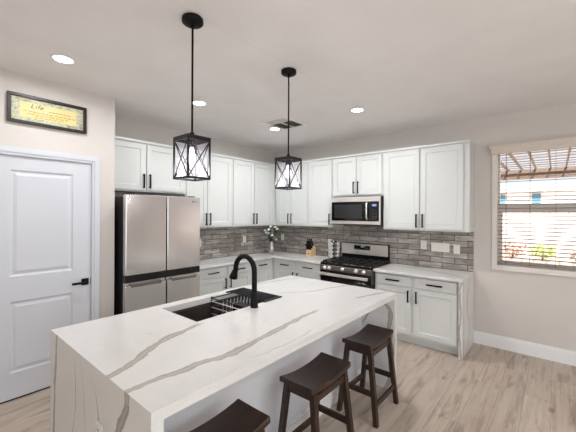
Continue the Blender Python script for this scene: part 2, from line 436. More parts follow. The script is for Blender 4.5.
upper('b', 1.592, 2.436, [(1.615, 2.005, 1), (2.02, 2.416, -1)], 'short white two-door wall cabinet above the microwave', z0=1.925, hz=2.06)
upper('b', 2.436, 3.53, [(2.46, 2.94, 1), (2.96, 3.462, -1)], 'wide white two-door wall cabinet at the right end beside the window')

BD = .615                                           # base cabinet body depth
def basecab(side, u0, u1, cols, label, u_end=None, d0=.012):
    BD = .615 if side == 'b' else .55
    t = thing('base_cabinet', label, 'cabinet', fpt(side, (u0+u1)/2, .3, 0.001))
    m = MB(); e0 = -.117 if (side == 'b' and u0 < 1) else 0; e1 = .052 if (side == 'l' and u1 > -.7) else 0; fbox(m, side, u0+.0008+e0, u1-.0008+e1, d0, BD, .10, .8835); fbox(m, side, u0+.0008, u1-.0008, d0, BD-.07, .001, .10)
    m.build('cabinet_body', M_cab, t)
    for (a, b, hs) in cols:
        dr = shaker(side, a, b, .735, .862, BD+.0005, t, 'drawer')
        pull(side, (a+b)/2, .80, BD+.0205, False, dr, .18)
        dd = shaker(side, a, b, .135, .712, BD+.0005, t, rail=.055)
        pull(side, (b-.03 if hs > 0 else a+.03), .62, BD+.0205, True, dd, .15)
    return t
basecab('b', 2.446, 3.488, [(2.475, 2.938, 1), (2.98, 3.462, -1)], 'white base cabinet with two drawers between range and wall end')
basecab('b', .668, 1.588, [(.64, 1.06, 1), (1.095, 1.565, -1)], 'white base cabinet with two drawers left of the range')
basecab('l', -2.300, -1.155, [(-2.15, -1.66, 1), (-1.625, -1.175, -1)], 'white base cabinet with two drawers beside the refrigerator')
basecab('l', -1.155, -.668, [(-1.13, -.68, -1)], 'narrow white base cabinet with one drawer near the corner')

# worktops
M_ctop = marble('quartz_perimeter', [(1, 0, [(-2.3, .3), (-1.6, .42), (-.9, .3), (-.3, .5), (0, .42)], .012, .8, ''),
                                     (0, 1, [(.1, -.35), (.7, -.5), (1.2, -.35), (1.6, -.25)], .012, .8, ''),
                                     (0, 1, [(2.5, -.1), (2.8, -.22), (3.1, -.3), (3.5, -.5)], .015, .8, '')], .5)
m = MB().box(.011, .602, -2.308, -.011, .884, .914, .003).box(.602, 1.592, -.667, -.011, .884, .914, .003)
tag(m.build('countertop', M_ctop), 'white veined quartz worktop running round the corner to the range', 'countertop')
M_cs = marble('quartz_side', [(2, 0, [(0, 3.515), (.3, 3.50), (.55, 3.512), (.75, 3.505), (.92, 3.515)], .009, 1, ''), (2, 1, [(0, -.42), (.3, -.3), (.55, -.42), (.75, -.36), (.92, -.2)], .016, .9, ''), (2, 1, [(0, -.62), (.35, -.60), (.6, -.655), (.92, -.59)], .012, .9, '')], .6)
t = thing('countertop', 'white veined quartz worktop right of the range with end panel to the floor', 'countertop', (2.99, -.34, .001))
B(2.442, 3.528, -.672, -.011, .884, .914, .002).build('countertop_slab', M_ctop, t)
B(3.4885, 3.528, -.672, -.0145, .001, .8838, .002).build('end_panel', M_cs, t)

# ------------------------------------------------------------ refrigerator
def fridge():
    t = thing('refrigerator', 'stainless steel four-door refrigerator with black side next to the pantry wall', 'refrigerator', (.4, -2.79, .001))
    y0, y1, ym, xf = -3.24, -2.316, -2.772, .85
    B(.03, .775, y0+.004, y1-.004, .03, 1.835, .004).build('body', plain('fridge_side', (44, 43, 43), .45, .3, var=.1), t, 'black side panel')
    zb0, zb1 = .905, .985
    g = .006
    for a, b in ((y0, ym-g), (ym+g, y1)):
        B(.7805, xf, a, b, zb1, 1.858, .008, 2).build('door', M_steel, t)
        lo = B(.7805, xf, a, b, .09, zb0-.03, .008, 2).box(.7805, xf-.03, a+.003, b-.003, zb0-.03, zb0).build('freezer_door', M_steel, t)
        a1, b1 = a+.06, b-.06
        MB().box(xf-.029, xf+.004, a1, b1, zb0-.026, zb0-.014, .003).box(xf-.006, xf+.008, a1, b1, zb0-.052, zb0-.014, .003).build('handle', M_steeld, lo, 'dark recessed bar handle')
    B(.7805, xf-.004, y0+.001, y1-.001, zb0+.002, zb1-.002, .003).build('control_band', M_glassblack, t, 'glossy black band between the doors')
    B(.776, .79, y0+.01, y1-.01, .03, .09).build('toe_grille', M_black, t)
    for y in (y0+.08, y1-.08): B(.66, .80, y-.035, y+.035, 1.859, 1.872, .003).build('hinge_cover', M_black, t)
    lg = MB(); yy, zz = -2.425, 1.80
    lg.lathe([(0, .0012), (.011, .001), (.011, 0)], (xf+.0003, yy, zz), 16, 'x')
    for bx in ((.022, .026, -.009, .009), (.026, .034, -.009, -.005), (.038, .042, -.009, .009), (.042, .052, .005, .009), (.042, .052, -.009, -.005), (.048, .052, -.009, .001)):
        lg.box(xf+.0003, xf+.0012, yy+bx[0], yy+bx[1], zz+bx[2], zz+bx[3])
    lg.build('logo', plain('logo_grey', (92, 84, 82), .4, .3), t)
fridge()

# ------------------------------------------------------------ range and microwave
def rng():
    x0, x1 = 1.596, 2.438; t = thing('kitchen_range', 'stainless gas range with black cooktop set into the back counter', 'range', ((x0+x1)/2, -.35, .001))
    B(x0, x1, -.64, -.02, .02, .905).build('body', plain('range_side', (30, 30, 31), .4, .3), t, 'black side')
    B(x0-.001, x1+.001, -.685, -.055, .9155, .932, .004).build('cooktop', plain('cooktop_enamel', (16, 16, 17), .2), t, 'black enamel cooktop')
    b = MB(); b.box(x0+.0, x1-.042, -.062, -.012, .9055, 1.18, .004)
    b.build('backguard', M_steelh, t)
    B(x0, x1-.032, -.054, -.0115, 1.1805, 1.19, .003).box(x1-.0418, x1-.032, -.062, -.012, .94, 1.18).build('backguard_trim', M_black, t)
    B(x0+.012, x1-.012, -.066, -.0625, .933, 1.01).build('vent_panel', M_black, t)
    dp = B(1.83, 2.11, -.066, -.0625, 1.085, 1.155, .001).build('display', M_glassblack, t, 'black control display')
    m = MB()
    for k in range(3): m.box(1.955+k*.022, 1.967+k*.022, -.0668, -.0662, 1.13, 1.144)
    m.build('clock_digits', emit('clock_glow', (150, 190, 200), .8), dp)
    for k in range(2):
        for j in range(4): B(1.85+j*.022+k*.17, 1.862+j*.022+k*.17, -.0668, -.0662, 1.10, 1.106).build('button', M_button, dp)
    # burners and grates
    for cx in (1.76, 2.026, 2.29):
        for cy in ((-.22, -.52) if cx != 2.026 else (-.37,)):
            MB().lathe([(.001, .0005), (.045, .0005), (.045, .010), (.03, .016), (0, .016)], (cx, cy, .932)).build('burner', M_iron, t)
    for k in range(3):
        a = x0+.025+k*.272; bb = a+.262; m = MB(); zz = .957
        for y in (-.655, -.50, -.37, -.24, -.10): m.box(a, bb, y-.006, y+.006, zz-.012, zz)
        for x in (a+.006, (a+bb)/2, bb-.006): m.box(x-.006, x+.006, -.661, -.094, zz-.012, zz)
        for x in (a+.008, bb-.008):
            for y in (-.65, -.105): m.box(x-.006, x+.006, y-.006, y+.006, .9325, zz-.012)
        m.build('grate', M_iron, t)
    B(x0, x1, -.69, -.6405, .8955, .915, .003).build('front_lip', M_black, t)
    B(x0+.006, x1-.006, -.70, -.6405, .818, .895, .004).box(x0, x0+.0055, -.70, -.6405, .7, .895).box(x1-.0055, x1, -.70, -.6405, .7, .895).build('control_panel', M_steeld, t)
    for f in (.11, .20, .46, .72, .86):
        x = x0+f*(x1-x0)
        MB().lathe([(.026, .0), (.026, .006), (.019, .008), (.017, .034), (.015, .036), (0, .036)], (x, -.7005, .858), 20, 'y').build('knob', M_steelh, t)
    od = MB().box(x0+.006, x1-.006, -.695, -.6405, .70, .812, .004).box(x0+.006, x1-.006, -.695, -.6405, .2, .70, .004).build('oven_door', M_glassblack, t, 'black glass oven door')
    h = MB(); h.box(x0+.02, x1-.04, -.762, -.735, .752, .790, .006, 2)
    for x in (x0+.05, x1-.07): h.box(x-.012, x+.012, -.736, -.6955, .758, .784)
    h.build('handle', M_steelh, od, 'stainless oven handle')
    B(x0+.006, x1-.006, -.69, -.6405, .05, .195, .004).build('drawer', M_steelh, t)
rng()
def micro():
    x0, x1, z0, z1, d = 1.60, 2.428, 1.492, 1.915, .40
    t = thing('microwave', 'stainless over-range microwave mounted under the short cabinet', 'microwave', ((x0+x1)/2, -.2, z0))
    B(x0, x1, -d, -.0125, z0, z1, .002).build('body', plain('micro_side', (48, 45, 43), .4, .4), t, 'dark metal case')
    f = MB(); f.box(x0, x1, -d-.022, -d-.0005, z1-.075, z1, .003); f.box(x0, x1, -d-.022, -d-.0005, z0+.012, z0+.062, .003)
    f.box(x0, x0+.025, -d-.022, -d-.0005, z0+.062, z1-.075); f.box(x1-.03, x1, -d-.022, -d-.0005, z0+.062, z1-.075)
    f.build('front_frame', M_steelh, t)
    dr = B(x0+.0255, 2.275, -d-.026, -d-.0005, z0+.0625, z1-.0755, .003).build('door', M_glassblack, t, 'black glass door')
    B(x0+.075, 2.15, -d-.0275, -d-.0265, z0+.10, z1-.115).build('window', plain('micro_mesh', (46, 46, 47), .18, var=.25, scale=400), dr)
    h = MB(); h.tube([(2.235, -d-.028, z0+.085), (2.235, -d-.055, z0+.11), (2.235, -d-.062, (z0+z1)/2-.005), (2.235, -d-.055, z1-.115), (2.235, -d-.028, z1-.09)], .014, 10)
    h.build('handle', plain('handle_steel', (235, 233, 230), .25, .9), dr, 'bright curved bar handle')
    cp = B(2.2755, 2.4115, -d-.026, -d-.0005, z0+.0625, z1-.0755, .002).build('control_panel', M_glassblack, t)
    B(2.31, 2.375, -d-.0272, -d-.0262, z1-.145, z1-.115).build('display', emit('micro_clock', (120, 130, 190), .5), cp)
    m = MB()
    for r in range(5):
        for c in range(3): m.box(2.305+c*.028, 2.323+c*.028, -d-.0268, -d-.0262, z0+.09+r*.032, z0+.102+r*.032)
    m.build('keypad', plain('keypad_grey', (62, 62, 66), .4), cp)
    B(x0+.01, x1-.01, -d-.015, -d-.0005, z0, z0+.0115).build('vent_grille', M_black, t)
micro()

# ------------------------------------------------------------ island
IX0, IX1, IY0, IY1 = 1.885, 3.188, -4.136, -1.745
SX0, SX1, SY0, SY1 = 1.985, 2.455, -3.445, -2.57
TOPV = [(1, 0, [(-4.15, 2.79), (-4.08, 2.77), (-3.98, 2.72), (-3.85, 2.63), (-3.72, 2.57), (-3.58, 2.53), (-3.42, 2.51)], .029, 1, 'b'),
        (1, 0, [(-4.15, 2.97), (-4.03, 2.965), (-3.9, 2.985), (-3.78, 2.98), (-3.66, 3.02), (-3.54, 3.01), (-3.41, 3.0), (-3.22, 2.97), (-2.97, 2.94), (-2.65, 2.93)], .023, 1, 'b'),
        (1, 0, [(-2.2, 2.98), (-2.0, 3.03), (-1.92, 3.05), (-1.7, 3.12)], .014, .9, 'a'),
        (1, 0, [(-2.5, 2.36), (-2.44, 2.39), (-2.2, 2.56), (-1.99, 2.6), (-1.7, 2.73)], .013, .9, 'a'),
        (1, 0, [(-2.4, 1.9), (-2.28, 1.93), (-1.92, 2.02), (-1.7, 2.15)], .012, .8, ''),
        (1, 0, [(-3.6, 3.13), (-3.3, 3.16), (-3.0, 3.12)], .005, .6, 'ab'),
        (1, 0, [(-3.62, 2.14), (-3.5, 2.22), (-3.42, 2.2)], .004, .6, 'ab')]
NEARV = [(2, 0, [(0, 1.93), (.3, 1.96), (.54, 1.975), (.76, 1.995), (.93, 2.015)], .017, 1.0, ''),
        (2, 0, [(0, 2.80), (.4, 2.84), (.6, 2.86), (.72, 2.90), (.82, 2.96), (.88, 2.985), (.93, 2.97)], .028, 1.0, ''),
        (2, 0, [(0, 2.22), (.4, 2.30), (.7, 2.36), (.88, 2.31)], .005, .8, 'b'), (2, 0, [(.45, 2.66), (.7, 2.67), (.85, 2.56)], .005, .8, 'ab'),
        (2, 0, [(.1, 2.52), (.6, 2.5), (.9, 2.42)], .004, .6, 'ab')]
M_itop = marble('quartz_island_top', TOPV+NEARV, .3)
M_inear = marble('quartz_island_near', NEARV, .3, (138, 128, 116))
M_ifar = marble('quartz_island_far', [(2, 0, [(0, 3.10), (.3, 3.16), (.56, 3.14), (.75, 3.14), (.81, 3.08), (.9, 3.04)], .024, 1.0, ''),
        (2, 0, [(.55, 2.84), (.6, 2.87), (.69, 2.92), (.8, 2.94), (.88, 2.97)], .016, 1, 'a')], .3)
def island():
    t = thing('kitchen_island', 'long white veined quartz waterfall island with an undermount sink', 'kitchen island', ((IX0+IX1)/2, (IY0+IY1)/2, .001))
    TH = .046; z0, z1 = .914-TH, .914
    m = MB().box(IX0, SX0, IY0, IY1, z0, z1).box(SX1, IX1, IY0, IY1, z0, z1).box(SX0, SX1, IY0, SY0, z0, z1).box(SX0, SX1, SY1, IY1, z0, z1)
    bmesh.ops.remove_doubles(m.bm, verts=m.bm.verts, dist=1e-4)
    m.build('countertop', M_itop, t)
    B(IX0, IX1, IY0, IY0+.05, .001, z0-.0003).build('side_panel', M_inear, t, 'veined quartz waterfall end facing the door')
    B(IX0, IX1, IY1-.05, IY1, .001, z0-.0003).build('side_panel', M_ifar, t, 'veined quartz waterfall end facing the range')
    px = 2.85
    m = MB().box(px-.02, px, IY0+.051, IY1-.051, .001, z0-.001).box(IX0+.03, px-.02, IY0+.051, SY0-.05, .1, z0-.001).box(IX0+.03, px-.02, SY1+.05, IY1-.051, .1, z0-.001)
    m.box(IX0+.03, IX0+.05, SY0-.05, SY1+.05, .1, z0-.001).box(IX0+.03, px-.02, SY0-.05, SY1+.05, .1, .12).box(IX0+.09, px-.02, IY0+.051, IY1-.051, .001, .1)
    body = m.build('cabinet_body', plain('island_paint', (226, 226, 230), .45, var=.006, scale=3), t)
    B(px+.0005, px+.014, IY0+.052, IY1-.052, .001, .12).box(px+.0005, px+.009, IY0+.052, IY1-.052, .12, .135).build('baseboard', M_trim, t)
    yy = IY0+.09
    for k in range(4):
        a = IY0+.07+k*.567; dd = shaker('l', a, a+.55, .13, .84, 0, t, rail=.055)
        dd.matrix_local = Matrix.Translation((2*(IX0-.0)+.029-2*ORG[t.name][0], 0, 0)) @ Matrix.Diagonal((-1, 1, 1, 1)) if False else Matrix.Translation((IX0+.0095, 0, 0))
    # sink basin
    w = .012; zb = .70
    m = MB().box(SX0-w, SX1+w, SY0-w, SY1+w, zb-w, zb)
    m.box(SX0-w, SX0, SY0-w, SY1+w, zb, z0-.0008).box(SX1, SX1+w, SY0-w, SY1+w, zb, z0-.0008)
    m.box(SX0, SX1, SY0-w, SY0, zb, z0-.0008).box(SX0, SX1, SY1, SY1+w, zb, z0-.0008)
    m.box(SX0, SX0+.012, SY0, SY1, z0-.02, z0-.012).box(SX1-.012, SX1, SY0, SY1, z0-.02, z0-.012)
    sk = m.build('sink', M_sink, t, 'dark gunmetal undermount sink')
    MB().lathe([(.045, .0005), (.045, .004), (.03, .002), (0, .002)], ((SX0+SX1)/2+.08, -3.0, zb)).build('drain', M_chrome, sk)
    return t
island()
def outlet(side, u, z, label, kind='duplex', gangs=1, d=.0105):
    wd = .078+(gangs-1)*.052; h = .122
    t = thing('power_outlet' if kind == 'duplex' else 'light_switch', label, 'outlet' if kind == 'duplex' else 'switch', fpt(side, u, d, z-h/2))
    m = MB(); fbox(m, side, u-wd/2, u+wd/2, d, d+.006, z-h/2, z+h/2, .002); m.build('cover_plate', M_plate, t)
    for g in range(gangs):
        uc = u+(g-(gangs-1)/2)*.052
        if kind == 'duplex':
            for s in (-1, 1):
                m = MB(); fbox(m, side, uc-.017, uc+.017, d+.0062, d+.009, z+s*.026-.018, z+s*.026+.018, .002); r = m.build('socket', M_plate, t)
                m = MB()
                for q in (-.007, .007): fbox(m, side, uc+q-.0015, uc+q+.0015, d+.0091, d+.0095, z+s*.026-.004, z+s*.026+.008)
                m.build('slots', M_dark, r)
        else:
            m = MB(); fbox(m, side, uc-.017, uc+.017, d+.0062, d+.010, z-.034, z+.034, .002); m.build('rocker', M_plate, t)
outlet('l', -.80, 1.19, 'white single switch plate on the fridge-wall tiles near the vase', 'switch')
outlet('l', -1.76, 1.185, 'white outlet plate on the tiles right beside the refrigerator')
outlet('b', .245, 1.20, 'white switch plate on the back tiles just right of the vase', 'switch')
outlet('b', 1.335, 1.16, 'white outlet on the tiles above the spice rack')
outlet('b', 2.90, 1.225, 'white duplex outlet on the tiles right of the range')
outlet('b', 3.12, 1.205, 'wide white four-gang switch plate on the tiles', 'switch', 4)
outlet('b', 3.325, 1.195, 'white single switch at the right end of the tiles', 'switch')
# outlet on the near waterfall panel
outlet('b', 2.70, .615, 'white outlet set in the near end panel of the island', 'duplex', 1, -IY0+.0005)

# faucet
def faucet():
    fx, fy = 2.505, -2.95
    t = thing('kitchen_faucet', 'matte black gooseneck kitchen faucet on the island beside the sink', 'faucet', (fx, fy, .9145))
    MB().lathe([(.031, 0), (.031, .006), (.028, .012), (.026, .10), (.023, .115), (.021, .12)], (fx, fy, .9145)).build('base', M_black, t)
    R = .112; zc = 1.197
    pts = [(fx, fy, 1.03), (fx, fy, 1.12), (fx, fy, zc)]+[(fx-R+R*math.cos(a), fy, zc+R*math.sin(a)) for a in [i*PI/14 for i in range(1, 14)]]
    pts += [(fx-2*R-.002, fy, zc-.01)]
    MB().tube(pts, .021, 14).build('neck', M_black, t)
    MB().tube([(fx-2*R-.002, fy, zc-.0105), (fx-2*R-.010, fy, zc-.025), (fx-2*R-.022, fy, zc-.055), (fx-2*R-.032, fy, zc-.082), (fx-2*R-.033, fy, zc-.087)], [.022, .024, .031, .036, .03], 16).build('spray_head', M_black, t)
faucet()
# dish rack hanging in the sink
def rack():
    t = thing('dish_rack', 'black wire dish rack standing in the far end of the sink', 'dish rack', (2.2, -2.78, .7005))
    x0, x1, y0, y1 = 2.0, 2.43, -2.985, -2.62
    m = MB()
    for z in (.745, .80, .855, .905): m.tube([(x0, y0, z), (x1, y0, z), (x1, y1, z), (x0, y1, z), (x0, y0, z)], .0045, 8)
    for x in (x0, x1):
        for y in (y0, y1): m.tube([(x, y, .7005), (x, y, .92)], .0055, 8)
    m.build('frame', M_blackm, t)
    m = MB()
    for z in (.772, .828, .88): m.tube([(x0+.005, y0-.006, z), (x1-.005, y0-.006, z)], .005, 8)
    for k in range(1, 14):
        x = x0+k*(x1-x0)/14; m.tube([(x, y0, .745), (x, y1, .745)], .0028, 6)
    for k in range(1, 9):
        y = y0+k*(y1-y0)/9
        for x in (x0+.10, x0+.22): m.tube([(x, y, .745), (x+.015, y, .895)], .0028, 6)
    m.build('wires', M_lid, t, 'thin bright wires')
    MB().box(x0+.26, x1-.02, y0+.02, y0+.10, .75, .90).build('cutlery_cup', M_black, t)
rack()
m = MB()
for k in range(15): 
    x = SX0+.0; y = -2.585-k*.024
    if k < 9: m.tube([(SX0-.012, y, .9205), (SX1+.012, y, .9205)], .0045, 8)
for x in (SX0-.010, SX1+.010): m.box(x-.008, x+.008, -2.80, -2.58, .9145, .9255)
tag(m.build('drying_mat', M_mat), 'black roll-up drying mat over the far end of the sink', 'mat')

# ------------------------------------------------------------ stools
def stool():
    t = thing('bar_stool', '', 'stool', (0, 0, 0), 'saddle stools along the island', local=True)
    hx, hy, top, th = .128, .232, .628, .034
    m = MB(); n = 16; rows = []
    for i in range(n+1):
        u = -1+2*i/n; y = u*hy; z = top-.026*(1-u*u)
        bx = hx-.002
        prof = [(-bx, z-th+.004), (-bx+.004, z-th), (bx-.004, z-th), (bx, z-th+.004), (bx, z-.006), (bx-.006, z), (0, z-.002), (-bx+.006, z), (-bx, z-.006)]
        rows.append([m.bm.verts.new((x, y, zz)) for x, zz in prof])
    for i in range(n):
        k = len(rows[0])
        for j in range(k):
            m.bm.faces.new((rows[i][j], rows[i][(j+1) % k], rows[i+1][(j+1) % k], rows[i+1][j]))
    m.bm.faces.new(rows[0]); m.bm.faces.new(rows[-1][::-1])
    m.build('seat', M_wood, t)
    tops = {}; zt = top-th-.004
    for sx in (-1, 1):
        for sy in (-1, 1):
            p0 = (sx*.165, sy*.205, .001); p1 = (sx*.10, sy*.18, zt-.012)
            MB().frustum(p0, p1, .034, .036, .036, .038).build('leg', M_wood, t)
    def at(sx, sy, z):
        f = z/(zt); return (sx*(.165-.065*f), sy*(.205-.025*f))
    # aprons
    a = .1-.018; 
    for sy in (-1, 1):
        x, y = at(1, sy, zt-.035); MB().box(-x+.018, x-.018, y-.011, y+.011, zt-.062, zt-.0135).build('apron', M_wood, t)
    for sx in (-1, 1):
        x, y = at(1, 1, zt-.035)
        MB().box(sx*x-.011, sx*x+.011, -y+.019, y-.019, zt-.075, zt-.034).build('apron', M_wood, t)
    for sy in (-1, 1):
        x, y = at(1, sy, .235); MB().box(-x+.017, x-.017, y-.01, y+.01, .212, .256, .002).build('stretcher', M_wood, t)
    for sx in (-1, 1):
        x, y = at(1, 1, .15); MB().box(sx*x-.01, sx*x+.01, -y+.018, y-.018, .13, .172, .002).build('stretcher', M_wood, t)
    return t
st = stool()
spots = [(3.105, -2.165, 0, 'dark brown saddle stool at the far end of the island, nearest the range'),
         (3.12, -2.965, 0, 'dark brown saddle stool in the middle of the island row'),
         (3.105, -3.765, 0, 'dark brown saddle stool nearest the camera, only its seat in view')]
for i, (x, y, r, lb) in enumerate(spots):
    o = st if i == 0 else copy_tree(st)
    o.location = (x, y, 0); o.rotation_euler.z = r; o['label'] = lb

# ------------------------------------------------------------ pendants, recessed lights, vent
def pendant():
    t = thing('pendant_light', '', 'pendant light', (0, 0, HC), 'lantern pendants over the island', local=True)
    H = HC; zt, zb, h = 2.135-H, 1.872-H, .083
    MB().lathe([(0, -.001), (.062, -.001), (.066, -.006), (.066, -.028), (.06, -.034), (.012, -.036), (0, -.036)], (0, 0, 0)).build('canopy', M_black, t)
    MB().tube([(0, 0, -.0362), (0, 0, zt+.03)], .0065, 10).lathe([(.012, -.06), (.012, -.036)], (0, 0, 0), 12).lathe([(.014, 0), (.014, .03), (.007, .036)], (0, 0, zt+.0045), 12).build('rod', M_black, t)
    b = .0048
    f = MB()
    f.box(-h, h, -h, h, zt-.003, zt+.004).box(-h, h, -h, -h+.010, zt-.022, zt-.003).box(-h, h, h-.010, h, zt-.022, zt-.003).box(-h, -h+.01, -h+.01, h-.01, zt-.022, zt-.003).box(h-.01, h, -h+.01, h-.01, zt-.022, zt-.003)
    for s in (-1, 1):
        f.box(-h, h, s*h-(b*2 if s > 0 else 0), s*h+(0 if s > 0 else b*2), zb, zb+.012)
        f.box(s*h-(b*2 if s > 0 else 0), s*h+(0 if s > 0 else b*2), -h+2*b, h-2*b, zb, zb+.012)
        for q in (-1, 1): f.box(s*h-b+(-b if s > 0 else b)-b*0, s*h+b+(-b if s > 0 else b), q*h-b+(-b if q > 0 else b), q*h+b+(-b if q > 0 else b), zb+.012, zt-.022)
    f.build('lantern_frame', M_blackm, t)
    c = MB(); e = h-b; za, zc = zb+.008, zt-.016
    for s in (-1, 1):
        c.tube([(-e, s*e, za), (e, s*e, zc)], .0035, 6); c.tube([(e, s*e, za), (-e, s*e, zc)], .0035, 6)
        c.tube([(s*e, -e, za), (s*e, e, zc)], .0035, 6); c.tube([(s*e, e, za), (s*e, -e, zc)], .0035, 6)
    c.build('cross_brace', M_blackm, t)
    g = MB(); q = h-.018
    for s in (-1, 1):
        g.quad((-q, s*q, zb+.013), (q, s*q, zb+.013), (q, s*q, zt-.0035), (-q, s*q, zt-.0035))
        g.quad((s*q, -q, zb+.013), (s*q, q, zb+.013), (s*q, q, zt-.0035), (s*q, -q, zt-.0035))
    g.build('glass_shade', M_lglass, t)
    MB().lathe([(.0, 0), (.024, 0), (.026, -.05), (.02, -.055), (0, -.055)], (0, 0, zt-.0035)).build('socket', M_blackm, t)
    MB().lathe([(.011, 0), (.012, -.02), (.020, -.05), (.022, -.07), (.016, -.095), (.007, -.107), (0, -.109)], (0, 0, zt-.059)).build('bulb', emit('bulb_glow', (250, 246, 255), 5), t, 'lit pear-shaped bulb')
    return t
pd = pendant()
for i, (y, lb) in enumerate([(-3.56, 'black cage lantern pendant nearest the camera over the island sink'), (-2.607, 'black cage lantern pendant over the far half of the island')]):
    o = pd if i == 0 else copy_tree(pd)
    o.location = (2.563, y, HC); o['label'] = lb
    lamp('POINT', 'pendant_bulb_light', (2.563, y, 1.93), (0, 0, 0), 3, (1, .95, .92), shadow_soft_size=.03)

def can():
    t = thing('recessed_light', '', 'ceiling light', (0, 0, 0), 'recessed ceiling lights', local=True)
    MB().lathe([(.066, -.0012), (.068, -.006), (.088, -.004), (.09, -.0008)], (0, 0, 0), 32).build('trim_ring', M_white, t)
    MB().lathe([(0, -.0035), (.0655, -.0035), (.0655, -.001), (0, -.001)], (0, 0, 0), 32).build('lens', emit('can_glow', (255, 250, 244), 14), t, 'glowing round lens')
    return t
cn = can()
for i, (x, y, lb) in enumerate([(1.287, -3.92, 'round recessed ceiling light nearest the pantry wall'), (1.26, -2.62, 'round recessed ceiling light in front of the refrigerator'),
                           (2.52, -1.285, 'round recessed ceiling light in front of the range'), (1.18, -1.27, 'round recessed ceiling light nearest the room corner, by the vent'),
     (5.7, -3.0, 'added round recessed ceiling light out of view on the right side of the room')]):  # last can is out of view, added to raise the room's light level
    o = cn if i == 0 else copy_tree(cn)
    o.location = (x, y, HC); o['label'] = lb
    lamp('AREA', 'can_lamp', (x, y, HC-.012), (0, 0, 0), [7, 9, 15, 12, 18][i], (.97, .985, 1), shape='DISK', size=.13, spread=math.radians(172))
# air register
t = thing('ceiling_vent', 'white ceiling air register with dark louvres near the corner', 'vent', (1.47, -1.4, HC-.012))
vx0, vx1, vy0, vy1 = 1.27, 1.68, -1.66, -1.16
z = HC-.001
MB().box(vx0, vx1, vy0, vy0+.03, z-.009, z).box(vx0, vx1, vy1-.03, vy1, z-.009, z).box(vx0, vx0+.03, vy0+.03, vy1-.03, z-.009, z).box(vx1-.03, vx1, vy0+.03, vy1-.03, z-.009, z).build('frame', M_ceil, t)
m = MB(); M_lv = plain('louvre_grey', (214, 210, 205), .6)
for k in range(14):
    y = vy0+.045+k*.031
    if k < 5: m.quad((vx0+.03, y, z-.001), (vx1-.03, y, z-.001), (vx1-.03, y+.016, z-.010), (vx0+.03, y+.016, z-.010))
    else: m.quad((vx0+.03, y+.029, z-.001), (vx1-.03, y+.029, z-.001), (vx1-.03, y, z-.010), (vx0+.03, y, z-.010))
m.box((vx0+vx1)/2-.008, (vx0+vx1)/2+.008, vy0+.03, vy1-.03, z-.012, z-.001)
m.build('louvres', M_lv, t)
B(vx0+.03, vx1-.03, vy0+.03, vy1-.03, z-.0009, z).build('duct_opening', M_dark, t)

# ------------------------------------------------------------ picture
def picture():
    y0, y1, z0, z1, x = -4.175, -3.568, 2.452, 2.712, XP+.0008
    t = thing('framed_sign', 'dark framed sign with yellow script print above the pantry door', 'picture', (x, (y0+y1)/2, z0))
    m = MB(); fw = .026; dx = .032
    m.box(x, x+dx, y0, y1, z0, z0+fw, .002).box(x, x+dx, y0, y1, z1-fw, z1, .002).box(x, x+dx, y0, y0+fw, z0+fw, z1-fw).box(x, x+dx, y1-fw, y1, z0+fw, z1-fw)
    m.build('frame', plain('frame_dark', (38, 30, 26), .4), t)
    tm = NT('sign_print'); p = tm.pos(); s = tm.sep(p)
    n = tm.noise(tm.scale(p, (1, 40, 60)), 1, 4, .7)
    bcol = tm.ramp(n, [(.35, srgb(138, 144, 130)[:3]), (.5, srgb(188, 188, 160)[:3]), (.68, srgb(220, 214, 184)[:3])])
    yel = tm.ramp(tm.noise(p, 9, 3), [(.3, srgb(226, 212, 164)[:3]), (.7, srgb(228, 202, 124)[:3])])
    iy = tm.math('LESS_THAN', tm.math('ABSOLUTE', tm.math('SUBTRACT', s[1], (y0+y1)/2)), (y1-y0)/2-.085)
    iz = tm.math('LESS_THAN', tm.math('ABSOLUTE', tm.math('SUBTRACT', s[2], (z0+z1)/2)), (z1-z0)/2-.062)
    tm.base(tm.mix(tm.math('MULTIPLY', iy, iz), bcol, yel), .5)
    pr = B(x, x+.012, y0+fw+.0005, y1-fw-.0005, z0+fw+.0005, z1-fw-.0005).build('print', tm.m, t)
    ink = plain('sign_ink', (62, 44, 34), .6)
    cu = bpy.data.curves.new('script', 'FONT'); cu.body = 'Life'; cu.size = .058; cu.shear = .35; cu.space_character = 1.15
    tmp = bpy.data.objects.new('tmp', cu); C.objects.link(tmp)
    bpy.context.view_layer.update()
    me = bpy.data.meshes.new_from_object(tmp.evaluated_get(bpy.context.evaluated_depsgraph_get()))
    bpy.data.objects.remove(tmp)
    ox, oy, oz = ORG[t.name]
    me.transform(Matrix.Translation((x+.0125-ox, y0+.16-oy, z1-.108-oz)) @ Matrix(((0, 0, 1, 0), (1, 0, 0, 0), (0, 1, 0, 0), (0, 0, 0, 1))))
    me.materials.append(ink)
    o = bpy.data.objects.new('script_word', me); C.objects.link(o); o.parent = pr
    m = MB(); rd = random.Random(3)
    for (ya, yb, zz) in ((y0+.30, y1-.13, z1-.115), (y0+.11, y1-.12, z1-.142), (y0+.14, y1-.16, z1-.163), (y0+.2, y1-.2, z1-.182)):
        y = ya
        while y < yb:
            L = rd.uniform(.012, .035); pts = [(x+.0128, y+L*k/6, zz+rd.uniform(-.004, .005)) for k in range(7)]
            m.tube(pts, .0016, 4); y += L+.008
    m.build('script_lines', ink, pr)
    m = MB()      # vine scrolls in two corners
    for cy, cz, sg in ((y0+.07, z1-.045, 1), (y1-.08, z0+.045, -1)):
        for k in range(5):
            a0 = k*1.2; pts = [(x+.0128, cy+sg*(k*.02)+.014*math.cos(a0+q*.7)*(1-q*.09), cz+.010*math.sin(a0+q*.7)*(1-q*.09)) for q in range(9)]
            m.tube(pts, .0013, 4)
    m.build('scroll_ornament', plain('ornament_olive', (104, 104, 76), .6), pr)
picture()

